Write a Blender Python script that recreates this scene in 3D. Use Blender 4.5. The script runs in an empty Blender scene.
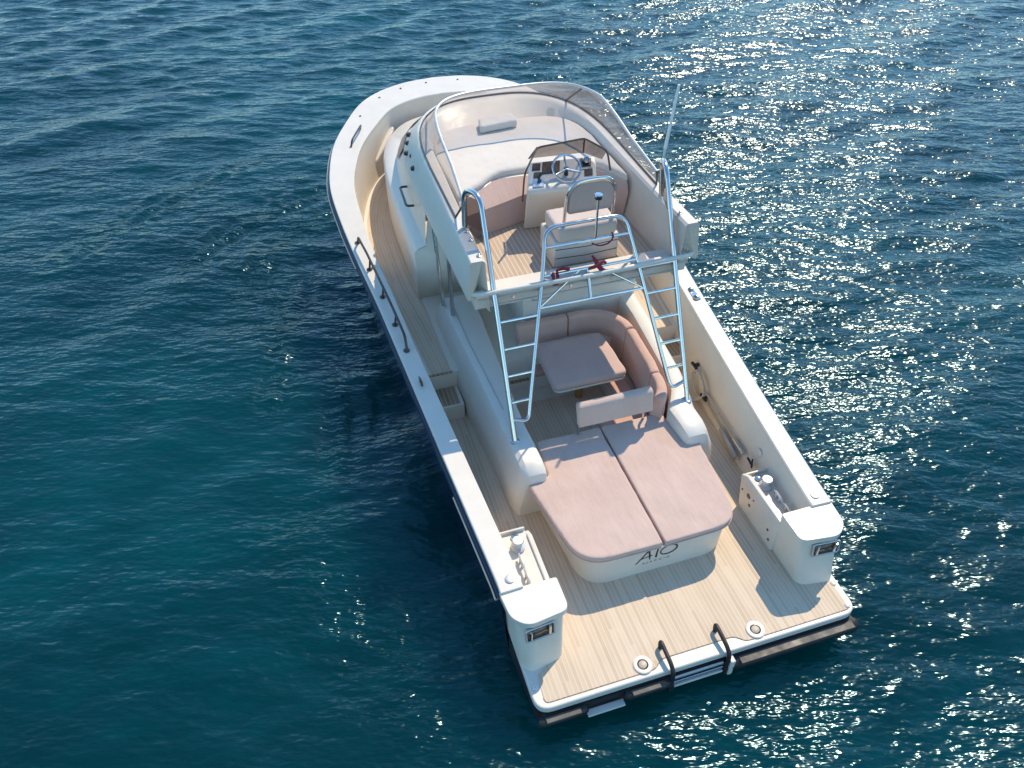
import bpy, bmesh, math, random
import numpy as np
from mathutils import Vector, Matrix
random.seed(7); rng = np.random.default_rng(11)
R = math.radians
SC = bpy.context.scene
COL = SC.collection

# ------------------------------------------------------------------ camera, light, exposure
cd = bpy.data.cameras.new('camera'); cam = bpy.data.objects.new('camera', cd); COL.objects.link(cam)
CP, YAW, PIT, ROL, FPX = (-3.17894548, -3.31326895, 8.34883469), -0.293883, 0.73981157, -0.01335166, 759.888
fv = Vector((math.sin(-YAW)*math.cos(PIT), math.cos(YAW)*math.cos(PIT), -math.sin(PIT)))
r0 = Vector((math.cos(YAW), math.sin(YAW), 0)); u0 = r0.cross(fv)
rv = math.cos(ROL)*r0+math.sin(ROL)*u0; uv_ = -math.sin(ROL)*r0+math.cos(ROL)*u0
cam.matrix_world = Matrix(((rv.x, uv_.x, -fv.x, CP[0]), (rv.y, uv_.y, -fv.y, CP[1]), (rv.z, uv_.z, -fv.z, CP[2]), (0, 0, 0, 1)))
cd.sensor_width = 36; cd.lens = FPX/1024*36; cd.clip_start = .05; cd.clip_end = 20000
SC.camera = cam

SUN = Vector((.58, .56, 1.0)).normalized()
w = bpy.data.worlds.new('World'); SC.world = w; w.use_nodes = True
nt = w.node_tree; bg = nt.nodes['Background']
sky = nt.nodes.new('ShaderNodeTexSky'); sky.sky_type = 'NISHITA'; sky.sun_disc = False
sky.sun_elevation = math.asin(SUN.z); sky.sun_rotation = math.atan2(SUN.x, SUN.y)
sky.air_density = 1.0; sky.dust_density = .05; sky.ozone_density = 3.0
tint = nt.nodes.new('ShaderNodeMix'); tint.data_type = 'RGBA'; tint.blend_type = 'MULTIPLY'; tint.inputs[0].default_value = 1
tint.inputs[7].default_value = (.79, .985, 1.0, 1); nt.links.new(sky.outputs[0], tint.inputs[6])
nt.links.new(tint.outputs[2], bg.inputs[0]); bg.inputs[1].default_value = .135
sl = bpy.data.lights.new('sun', 'SUN'); sl.energy = 2.25; sl.angle = R(.53); sl.color = (1, .85, .625)
so = bpy.data.objects.new('sun', sl); COL.objects.link(so); so.rotation_euler = SUN.to_track_quat('Z', 'Y').to_euler()
so.location = (20, 10, 30)
SC.view_settings.view_transform = 'Standard'; SC.view_settings.look = 'None'
SC.view_settings.exposure = .97; SC.view_settings.gamma = 1; SC.view_settings.use_curve_mapping = False
try:
    SC.cycles.use_denoising = True; SC.cycles.denoiser = 'OPENIMAGEDENOISE'
    SC.cycles.sample_clamp_indirect = 6
    SC.cycles.max_bounces = 12; SC.cycles.diffuse_bounces = 8; SC.cycles.transparent_max_bounces = 16; SC.cycles.caustics_reflective = False
except Exception: pass

# ------------------------------------------------------------------ materials
def new_mat(name):
    m = bpy.data.materials.new(name); m.use_nodes = True
    return m, m.node_tree, m.node_tree.nodes['Principled BSDF']
def setp(b, **k):
    for n, v in k.items(): b.inputs[n.replace('_', ' ')].default_value = v
def ramp(nt, src, stops):
    n = nt.nodes.new('ShaderNodeValToRGB'); e = n.color_ramp.elements
    while len(e) < len(stops): e.new(.5)
    for q, (p, c) in zip(e, stops): q.position = p; q.color = (*c, 1) if len(c) == 3 else c
    nt.links.new(src, n.inputs[0]); return n.outputs[0]
def noise(nt, vec, scale, detail=3, rough=.5):
    n = nt.nodes.new('ShaderNodeTexNoise'); n.inputs['Scale'].default_value = scale
    n.inputs['Detail'].default_value = detail; n.inputs['Roughness'].default_value = rough
    if vec is not None: nt.links.new(vec, n.inputs['Vector'])
    return n.outputs['Fac']
def objco(nt): return nt.nodes.new('ShaderNodeTexCoord').outputs['Object']
def mapping(nt, vec, scale, rot=(0, 0, 0)):
    m = nt.nodes.new('ShaderNodeMapping'); m.inputs['Scale'].default_value = scale; m.inputs['Rotation'].default_value = rot
    nt.links.new(vec, m.inputs['Vector']); return m.outputs[0]
def mix(nt, fac, a, b, mode='MIX'):
    n = nt.nodes.new('ShaderNodeMix'); n.data_type = 'RGBA'; n.blend_type = mode
    for i, s in ((0, fac), (6, a), (7, b)):
        if hasattr(s, 'is_linked') or hasattr(s, 'links'): nt.links.new(s, n.inputs[i])
        else: n.inputs[i].default_value = s if i == 0 else (*s, 1)
    return n.outputs[2]
def bump(nt, b, h, strength, dist=.02):
    n = nt.nodes.new('ShaderNodeBump'); n.inputs['Strength'].default_value = strength; n.inputs['Distance'].default_value = dist
    nt.links.new(h, n.inputs['Height']); nt.links.new(n.outputs[0], b.inputs['Normal']); return n
def mathn(nt, op, a, b=None):
    n = nt.nodes.new('ShaderNodeMath'); n.operation = op
    for i, s in ((0, a), (1, b)):
        if s is None: continue
        if hasattr(s, 'links'): nt.links.new(s, n.inputs[i])
        else: n.inputs[i].default_value = s
    return n.outputs[0]

M = {}
def paint(key, c1, c2, rough=.3, coat=.3, bmp=.0, scale=3, metallic=0):
    m, nt, b = new_mat(key); co = objco(nt)
    n = noise(nt, co, scale, 5, .6)
    nt.links.new(ramp(nt, n, [(.3, c1), (.7, c2)]), b.inputs['Base Color'])
    rr = ramp(nt, noise(nt, co, scale*3, 3), [(.3, (rough*.85,)*3), (.7, (min(1, rough*1.25),)*3)])
    nt.links.new(rr, b.inputs['Roughness'])
    setp(b, Coat_Weight=coat, Coat_Roughness=.12, Metallic=metallic)
    if bmp: bump(nt, b, noise(nt, co, scale*20, 3), bmp, .01)
    M[key] = m
paint('white_gelcoat', (.67, .612, .53), (.72, .662, .58), .42, .12)
paint('cream_gelcoat', (.70, .62, .51), (.75, .675, .57), .5, .05)
paint('navy_paint', (.006, .010, .028), (.010, .016, .04), .16, .6)
paint('black_rubber', (.010, .010, .013), (.022, .021, .022), .55, 0)
paint('tan_strip', (.42, .34, .25), (.5, .42, .32), .45, 0)
paint('dark_plastic', (.012, .013, .016), (.02, .02, .022), .35, .2)
paint('bronze_steel', (.09, .065, .055), (.14, .10, .085), .3, 0, metallic=.7)
paint('red_webbing', (.20, .015, .03), (.30, .02, .045), .7, 0, .3, 20)
paint('rope_white', (.5, .46, .38), (.62, .58, .5), .8, 0, .6, 30)
paint('highlight_grey', (.05, .045, .043), (.09, .082, .075), .5, 0)  # tone of the highlight along the black fenders
paint('satin_steel', (.52, .51, .5), (.62, .61, .6), .45, 0, metallic=.6)
paint('antenna_white', (.80, .79, .77), (.86, .85, .83), .4, 0)
paint('brass', (.55, .36, .13), (.65, .43, .17), .3, 0, metallic=.9)
paint('doorway_shade', (.03, .022, .018), (.05, .038, .03), .6, 0)
paint('amber_reflection', (.05, .03, .015), (.17, .11, .06), .25, .6, 0, 9)  # brown and amber reflection put into the colour
paint('grey_fibreglass', (.36, .35, .34), (.42, .41, .39), .45, .1)
def steel():
    m, nt, b = new_mat('polished_steel')
    n = noise(nt, objco(nt), 14, 3)
    nt.links.new(ramp(nt, n, [(.3, (.10,)*3), (.7, (.2,)*3)]), b.inputs['Roughness'])
    setp(b, Base_Color=(.58, .58, .59, 1), Metallic=1.0); M['polished_steel'] = m
steel()
def cloth(key, c1, c2, wr=.25):
    m, nt, b = new_mat(key); co = objco(nt)
    n = noise(nt, co, 2.2, 5, .6)
    c = ramp(nt, n, [(.3, c1), (.72, c2)])
    f = noise(nt, co, 240, 2)
    c = mix(nt, .12, c, ramp(nt, f, [(.35, (.25, .2, .2)), (.65, (.9, .8, .78))]), 'MULTIPLY')
    nt.links.new(c, b.inputs['Base Color'])
    setp(b, Roughness=.85, Sheen_Weight=.25, Specular_IOR_Level=.2)
    wv = noise(nt, mapping(nt, co, (9, 2.2, 3), (0, 0, .2)), 1.0, 4, .55)
    h = mathn(nt, 'ADD', wv, mathn(nt, 'MULTIPLY', f, .05))
    bump(nt, b, h, wr, .03); M[key] = m
cloth('pink_canvas', (.58, .425, .355), (.655, .485, .41), .45)
cloth('mauve_canvas', (.58, .405, .345), (.65, .465, .40), .4)
cloth('rose_canvas', (.60, .37, .29), (.67, .43, .345), .4)
cloth('beige_canvas', (.62, .52, .45), (.69, .59, .52), .2)
cloth('cream_canvas', (.69, .63, .55), (.75, .69, .61), .18)
def teak(key, c1, c2, seam, pitch=.056):
    m, nt, b = new_mat(key)
    uv = nt.nodes.new('ShaderNodeUVMap'); uv.uv_map = 'UVMap'
    sp = nt.nodes.new('ShaderNodeSeparateXYZ'); nt.links.new(uv.outputs[0], sp.inputs[0])
    u = mathn(nt, 'MULTIPLY', sp.outputs[0], 1/pitch)
    fl = mathn(nt, 'FLOOR', u); fr = mathn(nt, 'FRACT', u)
    wn = nt.nodes.new('ShaderNodeTexWhiteNoise'); wn.noise_dimensions = '2D'
    cx = nt.nodes.new('ShaderNodeCombineXYZ'); nt.links.new(fl, cx.inputs[0])
    v = mathn(nt, 'FLOOR', mathn(nt, 'ADD', mathn(nt, 'MULTIPLY', sp.outputs[1], .45), mathn(nt, 'MULTIPLY', fl, .37)))
    nt.links.new(v, cx.inputs[1]); nt.links.new(cx.outputs[0], wn.inputs['Vector'])
    g = noise(nt, mapping(nt, uv.outputs[0], (70, 2.0, 1)), 1.0, 5, .65)
    big = noise(nt, mapping(nt, uv.outputs[0], (1.3, .9, 1)), 1.0, 5, .6)
    f = mathn(nt, 'ADD', mathn(nt, 'MULTIPLY', wn.outputs['Value'], .22), mathn(nt, 'ADD', mathn(nt, 'MULTIPLY', g, .42), mathn(nt, 'MULTIPLY', big, .52)))
    c = ramp(nt, f, [(.25, c1), (.8, c2)])
    d = mathn(nt, 'LESS_THAN', fr, .16)
    c2_ = mix(nt, d, c, seam)
    nt.links.new(c2_, b.inputs['Base Color'])
    setp(b, Roughness=.62, Specular_IOR_Level=.35)
    bump(nt, b, mathn(nt, 'SUBTRACT', mathn(nt, 'MULTIPLY', g, .5), mathn(nt, 'MULTIPLY', d, .6)), .3, .004)
    M[key] = m
teak('bleached_teak', (.45, .33, .215), (.69, .545, .40), (.66, .58, .48), .052)
teak('fly_teak', (.36, .255, .17), (.56, .43, .32), (.64, .58, .50), .064)
teak('brown_teak', (.24, .15, .09), (.42, .285, .18), (.52, .46, .39), .062)
def glass(key, tint, body=None, k=0):
    m, nt, b = new_mat(key); nt.nodes.remove(b)
    tr = nt.nodes.new('ShaderNodeBsdfTransparent'); tr.inputs[0].default_value = (*tint, 1)
    gl = nt.nodes.new('ShaderNodeBsdfGlossy'); gl.inputs['Roughness'].default_value = .05; gl.inputs[0].default_value = (.9, .9, .9, 1)
    lw = nt.nodes.new('ShaderNodeLayerWeight'); lw.inputs[0].default_value = .5
    fac = mathn(nt, 'ADD', mathn(nt, 'MULTIPLY', mathn(nt, 'POWER', lw.outputs['Facing'], 4.0), .5), .04)
    base = tr.outputs[0]
    if k:        # hazed, sun-aged acrylic: part of the light scatters in the sheet
        df = nt.nodes.new('ShaderNodeBsdfDiffuse'); df.inputs[0].default_value = (*body, 1)
        tl = nt.nodes.new('ShaderNodeBsdfTranslucent'); tl.inputs[0].default_value = (*body, 1)
        m1 = nt.nodes.new('ShaderNodeMixShader'); m1.inputs[0].default_value = .5
        nt.links.new(df.outputs[0], m1.inputs[1]); nt.links.new(tl.outputs[0], m1.inputs[2])
        m2 = nt.nodes.new('ShaderNodeMixShader')
        nz = noise(nt, mapping(nt, objco(nt), (1.2, 1.2, 1.2)), 1, 3)
        nt.links.new(ramp(nt, nz, [(.3, (k*.8,)*3), (.7, (min(1, k*1.15),)*3)]), m2.inputs[0])
        nt.links.new(base, m2.inputs[1]); nt.links.new(m1.outputs[0], m2.inputs[2]); base = m2.outputs[0]
    mx = nt.nodes.new('ShaderNodeMixShader'); nt.links.new(fac, mx.inputs[0])
    nt.links.new(base, mx.inputs[1]); nt.links.new(gl.outputs[0], mx.inputs[2])
    nt.links.new(mx.outputs[0], nt.nodes['Material Output'].inputs[0]); M[key] = m
glass('smoked_acrylic', (.96, .92, .905), (.55, .42, .375), .27); glass('dark_acrylic', (.30, .27, .26))

# ------------------------------------------------------------------ mesh helpers
class MB:
    def __init__(s): s.v = []; s.f = []; s.uv = None
    def add(s, vs, fs):
        o = len(s.v); s.v += [tuple(map(float, q)) for q in vs]; s.f += [tuple(i+o for i in f) for f in fs]; return s
    def box(s, x0, x1, y0, y1, z0, z1):
        v = [(x, y, z) for z in (z0, z1) for y in (y0, y1) for x in (x0, x1)]
        return s.add(v, [(0, 2, 3, 1), (4, 5, 7, 6), (0, 1, 5, 4), (2, 6, 7, 3), (0, 4, 6, 2), (1, 3, 7, 5)])
    def prism(s, pts, z0, z1):      # pts counter-clockwise (x,y); z1 may be a function
        n = len(pts); a = (lambda x, y: z0) if not callable(z0) else z0; b = (lambda x, y: z1) if not callable(z1) else z1
        return s.add([(x, y, a(x, y)) for x, y in pts]+[(x, y, b(x, y)) for x, y in pts],
                     [tuple(range(n))[::-1], tuple(range(n, 2*n))]+[(i, (i+1) % n, n+(i+1) % n, n+i) for i in range(n)])
    def loft(s, rings, closed=False, wrap=False, cap=False):   # rings: list of equal-length polylines
        n = len(rings[0]); m = len(rings); vs = [q for r in rings for q in r]; fs = []
        for j in range(m if wrap else m-1):
            k = (j+1) % m
            for i in range(n if closed else n-1):
                t = (i+1) % n
                fs.append((j*n+i, j*n+t, k*n+t, k*n+i))
        if cap:
            if closed: fs += [tuple(range(n))[::-1], tuple(range((m-1)*n, m*n))]
            else: fs += [tuple(j*n for j in range(m)), tuple(j*n+n-1 for j in range(m))[::-1]]
        return s.add(vs, fs)
    def tube(s, path, r, seg=10, closed=False, cap=True):
        P = [Vector(p) for p in path]; n = len(P); rings = []; prev = None
        for i, p in enumerate(P):
            if closed: t = (P[(i+1) % n]-P[i-1]).normalized()
            else: t = (P[min(i+1, n-1)]-P[max(i-1, 0)]).normalized()
            if prev is None: a = t.orthogonal().normalized()
            else: a = (prev-t*prev.dot(t)).normalized()
            prev = a; b = t.cross(a); rr = r[i] if isinstance(r, (list, tuple)) else r
            rings.append([p+a*rr*math.cos(q*2*math.pi/seg)+b*rr*math.sin(q*2*math.pi/seg) for q in range(seg)])
        return s.loft(rings, closed=True, wrap=closed, cap=cap and not closed)
    def lathe(s, prof, seg=20, M4=None):
        M4 = M4 or Matrix(); rings = []
        for r, z in prof: rings.append([M4 @ Vector((r*math.cos(a*2*math.pi/seg), r*math.sin(a*2*math.pi/seg), z)) for a in range(seg)])
        return s.loft(rings, closed=True, cap=True)
    def build(s, name, mat, parent=None, bevel=0, seg=3, smooth=True, ang=35, sub=0, uvxy=True, solid=0):
        me = bpy.data.meshes.new(name); me.from_pydata(s.v, [], s.f); me.update()
        bm = bmesh.new(); bm.from_mesh(me)
        bmesh.ops.remove_doubles(bm, verts=bm.verts, dist=1e-5)
        bmesh.ops.recalc_face_normals(bm, faces=bm.faces); 
        uvl = bm.loops.layers.uv.new('UVMap')
        for f in bm.faces:
            for l in f.loops:
                c = l.vert.co
                if s.uv: l[uvl].uv = s.uv(c)
                else: l[uvl].uv = (c.x, c.y)
        bm.to_mesh(me); bm.free()
        if smooth:
            me.polygons.foreach_set('use_smooth', [True]*len(me.polygons)); me.set_sharp_from_angle(angle=R(ang))
        me.materials.append(M[mat] if isinstance(mat, str) else mat)
        o = bpy.data.objects.new(name, me); COL.objects.link(o)
        if parent: o.parent = parent
        if solid:
            md = o.modifiers.new('solid', 'SOLIDIFY'); md.thickness = solid; md.offset = 0
        if bevel:
            md = o.modifiers.new('bevel', 'BEVEL'); md.width = bevel; md.segments = seg; md.limit_method = 'ANGLE'; md.angle_limit = R(40)
            md.use_clamp_overlap = True
        if sub:
            md = o.modifiers.new('sub', 'SUBSURF'); md.levels = sub; md.render_levels = sub
        return o
def tag(o, label=None, cat=None, group=None, kind=None):
    for k, v in (('label', label), ('category', cat), ('group', group), ('kind', kind)):
        if v: o[k] = v
    return o
def empty(name, loc=(0, 0, 0)):
    o = bpy.data.objects.new(name, None); COL.objects.link(o); o.location = loc; o.empty_display_size = .2; return o

def catmull(pts, n=10):
    P = [Vector(p) for p in pts]; out = []
    for i in range(len(P)-1):
        p0 = P[i-1] if i else P[0]*2-P[1]; p3 = P[i+2] if i+2 < len(P) else P[-1]*2-P[-2]
        for k in range(n):
            t = k/n; a = -.5*p0+1.5*P[i]-1.5*P[i+1]+.5*p3; b = p0-2.5*P[i]+2*P[i+1]-.5*p3; c = -.5*p0+.5*P[i+1]
            out.append(a*t**3+b*t*t+c*t+P[i])
    out.append(P[-1]); return out
def rpoly(pts, rad, n=6):        # polygon with rounded corners (x,y); rad per corner or one value
    out = []; N = len(pts)
    for i in range(N):
        p = Vector(pts[i]); a = Vector(pts[i-1]); b = Vector(pts[(i+1) % N]); r = rad[i] if isinstance(rad, (list, tuple)) else rad
        if r <= 0: out.append(tuple(p)); continue
        da = (a-p).normalized(); db = (b-p).normalized(); r = min(r, (a-p).length*.49, (b-p).length*.49)
        A = p+da*r; B = p+db*r
        for k in range(n+1):
            t = k/n; q = A*(1-t)**2+p*2*t*(1-t)+B*t*t; out.append((q.x, q.y))
    return out
def arc3(pts, rad, n=6):         # open 3-D polyline with rounded corners
    P = [Vector(p) for p in pts]; out = [P[0]]
    for i in range(1, len(P)-1):
        p, a, b = P[i], P[i-1], P[i+1]; r = rad[i] if isinstance(rad, (list, tuple)) else rad
        r1 = min(r, (a-p).length*.49, (b-p).length*.49); A = p+(a-p).normalized()*r1; B = p+(b-p).normalized()*r1
        for k in range(n+1):
            t = k/n; out.append(A*(1-t)**2+p*2*t*(1-t)+B*t*t)
    out.append(P[-1]); return out
def U(hw, ya, ym, yf, n=2.4, N=36, hwa=None, na=10):   # horse-shoe plan line, port aft -> bow -> starboard aft
    hwa = hwa or hw; L = []
    for i in range(na): t = i/na; L.append((-(hwa+(hw-hwa)*t), ya+(ym-ya)*t))
    for i in range(N+1):
        th = math.pi*i/N; c, s_ = math.cos(th), math.sin(th)
        L.append((-hw*math.copysign(abs(c)**(2/n), c), ym+(yf-ym)*max(0, s_)**(2/n)))
    for i in range(na-1, -1, -1): t = i/na; L.append(((hwa+(hw-hwa)*t), ya+(ym-ya)*t))
    return L
def at(L, z): return [(x, y, z(x, y) if callable(z) else z) for x, y in L]
def offset(L, d):                # inward offset of the hull line (list of (x,y)); d(y) or number
    out = []; n = len(L)
    for i in range(n):
        a = Vector(L[max(i-1, 0)]); b = Vector(L[min(i+1, n-1)]); t = (b-a).normalized()
        nn = Vector((t.y, -t.x)); dd = d(L[i][1]) if callable(d) else d
        out.append((L[i][0]+nn.x*dd, L[i][1]+nn.y*dd))
    return out
def soften(o, voxel=.02, puff=.016, wrinkle=.005, seed=0):      # sewn, stuffed look: rounded, slightly lumpy surface
    md = o.modifiers.new('remesh', 'REMESH'); md.mode = 'VOXEL'; md.voxel_size = voxel; md.use_smooth_shade = True
    md = o.modifiers.new('smooth', 'SMOOTH'); md.iterations = 4; md.factor = .5
    for nm, size, st in (('lump', .33, puff), ('crease', .11, wrinkle)):
        t = bpy.data.textures.get(nm) or bpy.data.textures.new(nm, 'CLOUDS'); t.noise_scale = size; t.noise_depth = 1
        md = o.modifiers.new(nm, 'DISPLACE'); md.texture = t; md.strength = st; md.mid_level = .5; md.texture_coords = 'GLOBAL'
    return o
def pillow(pts, z0, z1, name, mat, parent=None, r=.05, crown=0):   # cushion: slab with rolled edges
    return soften(MB().prism(pts, z0, z1).build(name, mat, parent, bevel=r, seg=5, ang=50))

# ------------------------------------------------------------------ the sea
def sea():
    g = []; x = 0.0; st = .085
    def axis(lo, hi, far):
        c = list(np.arange(lo, hi, st)); s_ = st; a = [lo]; 
        while a[-1] > -far: s_ *= 1.22; a.append(a[-1]-s_)
        s_ = st; b = [c[-1]]
        while b[-1] < far: s_ *= 1.22; b.append(b[-1]+s_)
        return np.array(a[:0:-1]+c+b[1:])
    X = axis(-14.0, 24.0, 2500); Y = axis(-6.0, 32.0, 2500)
    N = 512; L = 46.0; k = np.fft.fftfreq(N, L/N)*2*np.pi
    KX, KY = np.meshgrid(k, k); K = np.hypot(KX, KY)+1e-9
    def field(kmin, kmax, p, ang, spread):
        th = np.arctan2(KY, KX)-ang
        S = np.where((K > kmin) & (K < kmax), K**-p, 0)*np.abs(np.cos(th))**spread
        h = np.fft.ifft2((rng.normal(size=K.shape)+1j*rng.normal(size=K.shape))*S).real
        return h/h.std()
    H1 = field(1.2, 5, 1.6, R(112), 8)*.032
    H2 = field(4, 14, 1.7, R(73), 6)*.0165
    H3 = field(12, 34, 1.4, R(72), 4)*.0080
    H = H1+H2+H3
    XX, YY = np.meshgrid(X, Y)
    def samp(xx, yy):
        u = (xx/L % 1)*N; v = (yy/L % 1)*N; i = np.floor(u).astype(int); j = np.floor(v).astype(int); fu = u-i; fv_ = v-j
        i %= N; j %= N; i2 = (i+1) % N; j2 = (j+1) % N
        return (H[j, i]*(1-fu)+H[j, i2]*fu)*(1-fv_)+(H[j2, i]*(1-fu)+H[j2, i2]*fu)*fv_
    def shape(XX, YY): 
        Z = samp(XX, YY)
        far = np.clip((np.maximum(np.abs(XX-5), np.abs(YY-13))-22)/20, 0, 1); Z = Z*(1-far)
        port = np.clip((-XX-1.5+.10*(YY-4))/5, 0, 1)*np.clip((22-YY)/10, 0, 1)
        Z = Z*(1-.45*port)
        ph = (-XX-2.3)*2.1+(YY-9)*2.0
        return Z+.022*np.sin(ph+1.1*np.sin(XX*.7+YY*.3)+.8*np.sin(XX*.31-YY*.52+1))*(.55+.45*np.sin(XX*.37+YY*.41))*np.exp(-((-XX-5)/5)**2)*(XX < -1.9)*np.clip((20-YY)/9, 0, 1)
    Z = shape(XX, YY)
    bk = np.zeros(XX.shape)
    for path, wd, am in (([(-2.7, 12.9), (-3.7, 12.4), (-4.6, 11.9), (-5.6, 10.9)], .28, 1.0), ([(-2.7, 11.9), (-3.5, 11.3), (-4.1, 10.4), (-4.5, 9.4)], .26, 1.0), ([(-4.0, 15.0), (-5.3, 14.2), (-6.6, 13.2), (-7.8, 11.8)], .35, .8),
                         ([(-3.5, 9.4), (-3.9, 8.3), (-4.0, 7.4), (-4.3, 6.2)], .3, .8), ([(-2.9, 7.8), (-3.15, 6.6), (-3.3, 5.6), (-3.5, 4.4)], .25, .8), ([(-4.2, 3.6), (-3.8, 2.4), (-3.3, 1.2), (-2.9, .2)], .6, .55)):
        P = catmull([(x, y, 0) for x, y in path], 24)
        dm = np.full(XX.shape, 1e9)
        for p in P: dm = np.minimum(dm, (XX-p.x)**2+(YY-p.y)**2)
        if am > .7:
            ds = np.sqrt(dm); md = .5+.5*np.sin(XX*2.3+YY*1.7+np.sin(YY*3.1)); Z += am*md*.036*np.exp(-dm/.5**2)*np.cos(ds*2*np.pi/.42)
        bk = np.maximum(bk, am*np.exp(-dm/wd**2))
    nx, ny = len(X), len(Y)
    V = np.stack([XX.ravel(), YY.ravel(), Z.ravel()], 1)
    idx = np.arange(nx*ny).reshape(ny, nx)
    F = np.stack([idx[:-1, :-1], idx[:-1, 1:], idx[1:, 1:], idx[1:, :-1]], -1).reshape(-1, 4)
    me = bpy.data.meshes.new('sea')
    me.vertices.add(len(V)); me.vertices.foreach_set('co', V.ravel().astype(np.float32))
    me.loops.add(F.size); me.loops.foreach_set('vertex_index', F.ravel().astype(np.int32))
    me.polygons.add(len(F)); me.polygons.foreach_set('loop_start', (np.arange(len(F))*4).astype(np.int32))
    me.polygons.foreach_set('loop_total', np.full(len(F), 4, np.int32)); me.update(calc_edges=True)
    me.polygons.foreach_set('use_smooth', np.ones(len(F), bool))
    at0 = me.attributes.new('broken', 'FLOAT', 'POINT'); at0.data.foreach_set('value', bk.ravel().astype(np.float32))
    m, nt, b = new_mat('sea_water'); co = objco(nt)
    n1 = noise(nt, mapping(nt, co, (.10, .16, .1), (0, 0, .4)), 1, 4, .55)
    n2 = noise(nt, mapping(nt, co, (.9, 1.7, 1), (0, 0, .3)), 1, 4, .6)
    f = mathn(nt, 'ADD', mathn(nt, 'MULTIPLY', n1, .7), mathn(nt, 'MULTIPLY', n2, .3))
    c = ramp(nt, f, [(.30, (.00003, .014, .0175)), (.5, (.00003, .029, .0355)), (.70, (.00005, .054, .063))])
    nt.links.new(c, b.inputs['Base Color'])
    b.subsurface_method = 'BURLEY'
    setp(b, Roughness=.17, IOR=1.37, Specular_Tint=(.52, .83, 1.0, 1), Subsurface_Weight=1.0, Subsurface_Radius=(.6, 1.0, 1.0), Subsurface_Scale=4.0)
    wd = mapping(nt, co, (1, 1, 1), (0, 0, R(17)))
    a1 = noise(nt, mapping(nt, wd, (2.4, 6.2, 3)), 1, 1.5, .42)
    a2 = noise(nt, mapping(nt, wd, (8, 19, 9)), 1, 1.0, .4)
    h = mathn(nt, 'ADD', a1, mathn(nt, 'MULTIPLY', a2, .34))
    bp = bump(nt, b, h, 1.0, .058)
    # the wind ripples die down in the lee of the hull
    sp = nt.nodes.new('ShaderNodeSeparateXYZ'); nt.links.new(co, sp.inputs[0])
    lee = nt.nodes.new('ShaderNodeMapRange'); lee.interpolation_type = 'SMOOTHSTEP'
    lee.inputs['From Min'].default_value = -5.0; lee.inputs['From Max'].default_value = 3.0
    lee.inputs['To Min'].default_value = .8; lee.inputs['To Max'].default_value = 1.0
    nt.links.new(sp.outputs[0], lee.inputs[0])
    # broken water: the streaks thrown off the port bow and gusts that come and go
    gust = nt.nodes.new('ShaderNodeMapRange'); gust.inputs['From Min'].default_value = .35; gust.inputs['From Max'].default_value = .65
    gust.inputs['To Min'].default_value = .75; gust.inputs['To Max'].default_value = 1.2
    nt.links.new(noise(nt, mapping(nt, co, (.12, .3, 1), (0, 0, .25)), 1, 3, .5), gust.inputs[0])
    st_ = mathn(nt, 'MULTIPLY', lee.outputs[0], gust.outputs[0])
    at_ = nt.nodes.new('ShaderNodeAttribute'); at_.attribute_name = 'broken'
    nt.links.new(mathn(nt, 'MULTIPLY', st_, mathn(nt, 'ADD', mathn(nt, 'MULTIPLY', at_.outputs['Fac'], 1.6), 1.0)), bp.inputs['Strength'])
    me.materials.append(m)
    o = bpy.data.objects.new('sea', me); COL.objects.link(o); tag(o, 'rippled deep teal sea around the boat, sparkling in the sun', 'sea', kind='structure')
    return lambda x, y: float(shape(np.array([[x]]), np.array([[y]]))[0, 0])
sea()
# ------------------------------------------------------------------ the yacht
yacht = tag(empty('motor_yacht', (0, 4, 0)), 'white motor yacht with navy hull, flybridge, pink sunpads and bleached teak stern platform', 'motor yacht')
yacht.location = (0, 0, 0)
def part(mb, name, mat, parent=None, **k): return mb.build(name, mat, parent or yacht, **k)

def zs(y): return 1.228+.042*y+.005*y*y if y < 9 else 2.011+.088*(y-9)
HALF = [(2.035, 1.0), (2.05, 1.3), (2.16, 2.7), (2.31, 4.6), (2.43, 6), (2.54, 7), (2.63, 8), (2.67, 9), (2.57, 9.8), (2.38, 10.55), (2.04, 11.3), (1.66, 11.95), (1.2, 12.36), (.62, 12.61), (0, 12.69)]
hp = [(p.x, p.y) for p in catmull([(x, y, 0) for x, y in HALF], 6)]
SH = [(-x, y) for x, y in hp]+[(x, y) for x, y in hp[-2::-1]]
def zsh(x, y): return zs(y)
def capw(y): return float(np.interp(y, [0, 5, 7, 9.5, 11, 12, 12.8], [.26, .26, .30, .44, .56, .66, .76]))
INN = offset(SH, capw)
BAS = offset(SH, lambda y: capw(y)+float(np.interp(y, [0, 4, 7, 10], [.14, .12, .05, .05])))
def zd(x, y=None):
    y = x if y is None else y
    return float(np.interp(y, [0, 4.86, 7, 9.5, 12], [1.05, 1.05, 1.10, 1.18, 1.24]))
# hull: sides from below the water to the rubbing rail
def flare(k):
    out = []
    for x, y in SH:
        t = max(0, (y-6)/6.95); s_ = 1-.04*k-(.55*t**1.6)*k
        yy = y-(.9*t*t)*k
        out.append((x*s_, yy))
    return out
rings = []
for k, zz in ((0, None), (.25, .75), (.6, .42), (1.0, .0), (1.25, -.5)):
    rings.append([(x, y, (zs(q[1])-.10) if zz is None else (zz*(zs(q[1])-.1) if zz > 0 else zz)) for (x, y), q in zip(flare(k), SH)])
hull = part(MB().loft(rings), 'hull', 'navy_paint')
# after body of the hull below the platform
part(MB().prism(rpoly([(-1.91, .04), (1.91, .04), (1.96, 1.12), (-1.96, 1.12)], [.12, .12, 0, 0]), -.5, .38), 'hull_quarter', 'black_rubber')
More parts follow.
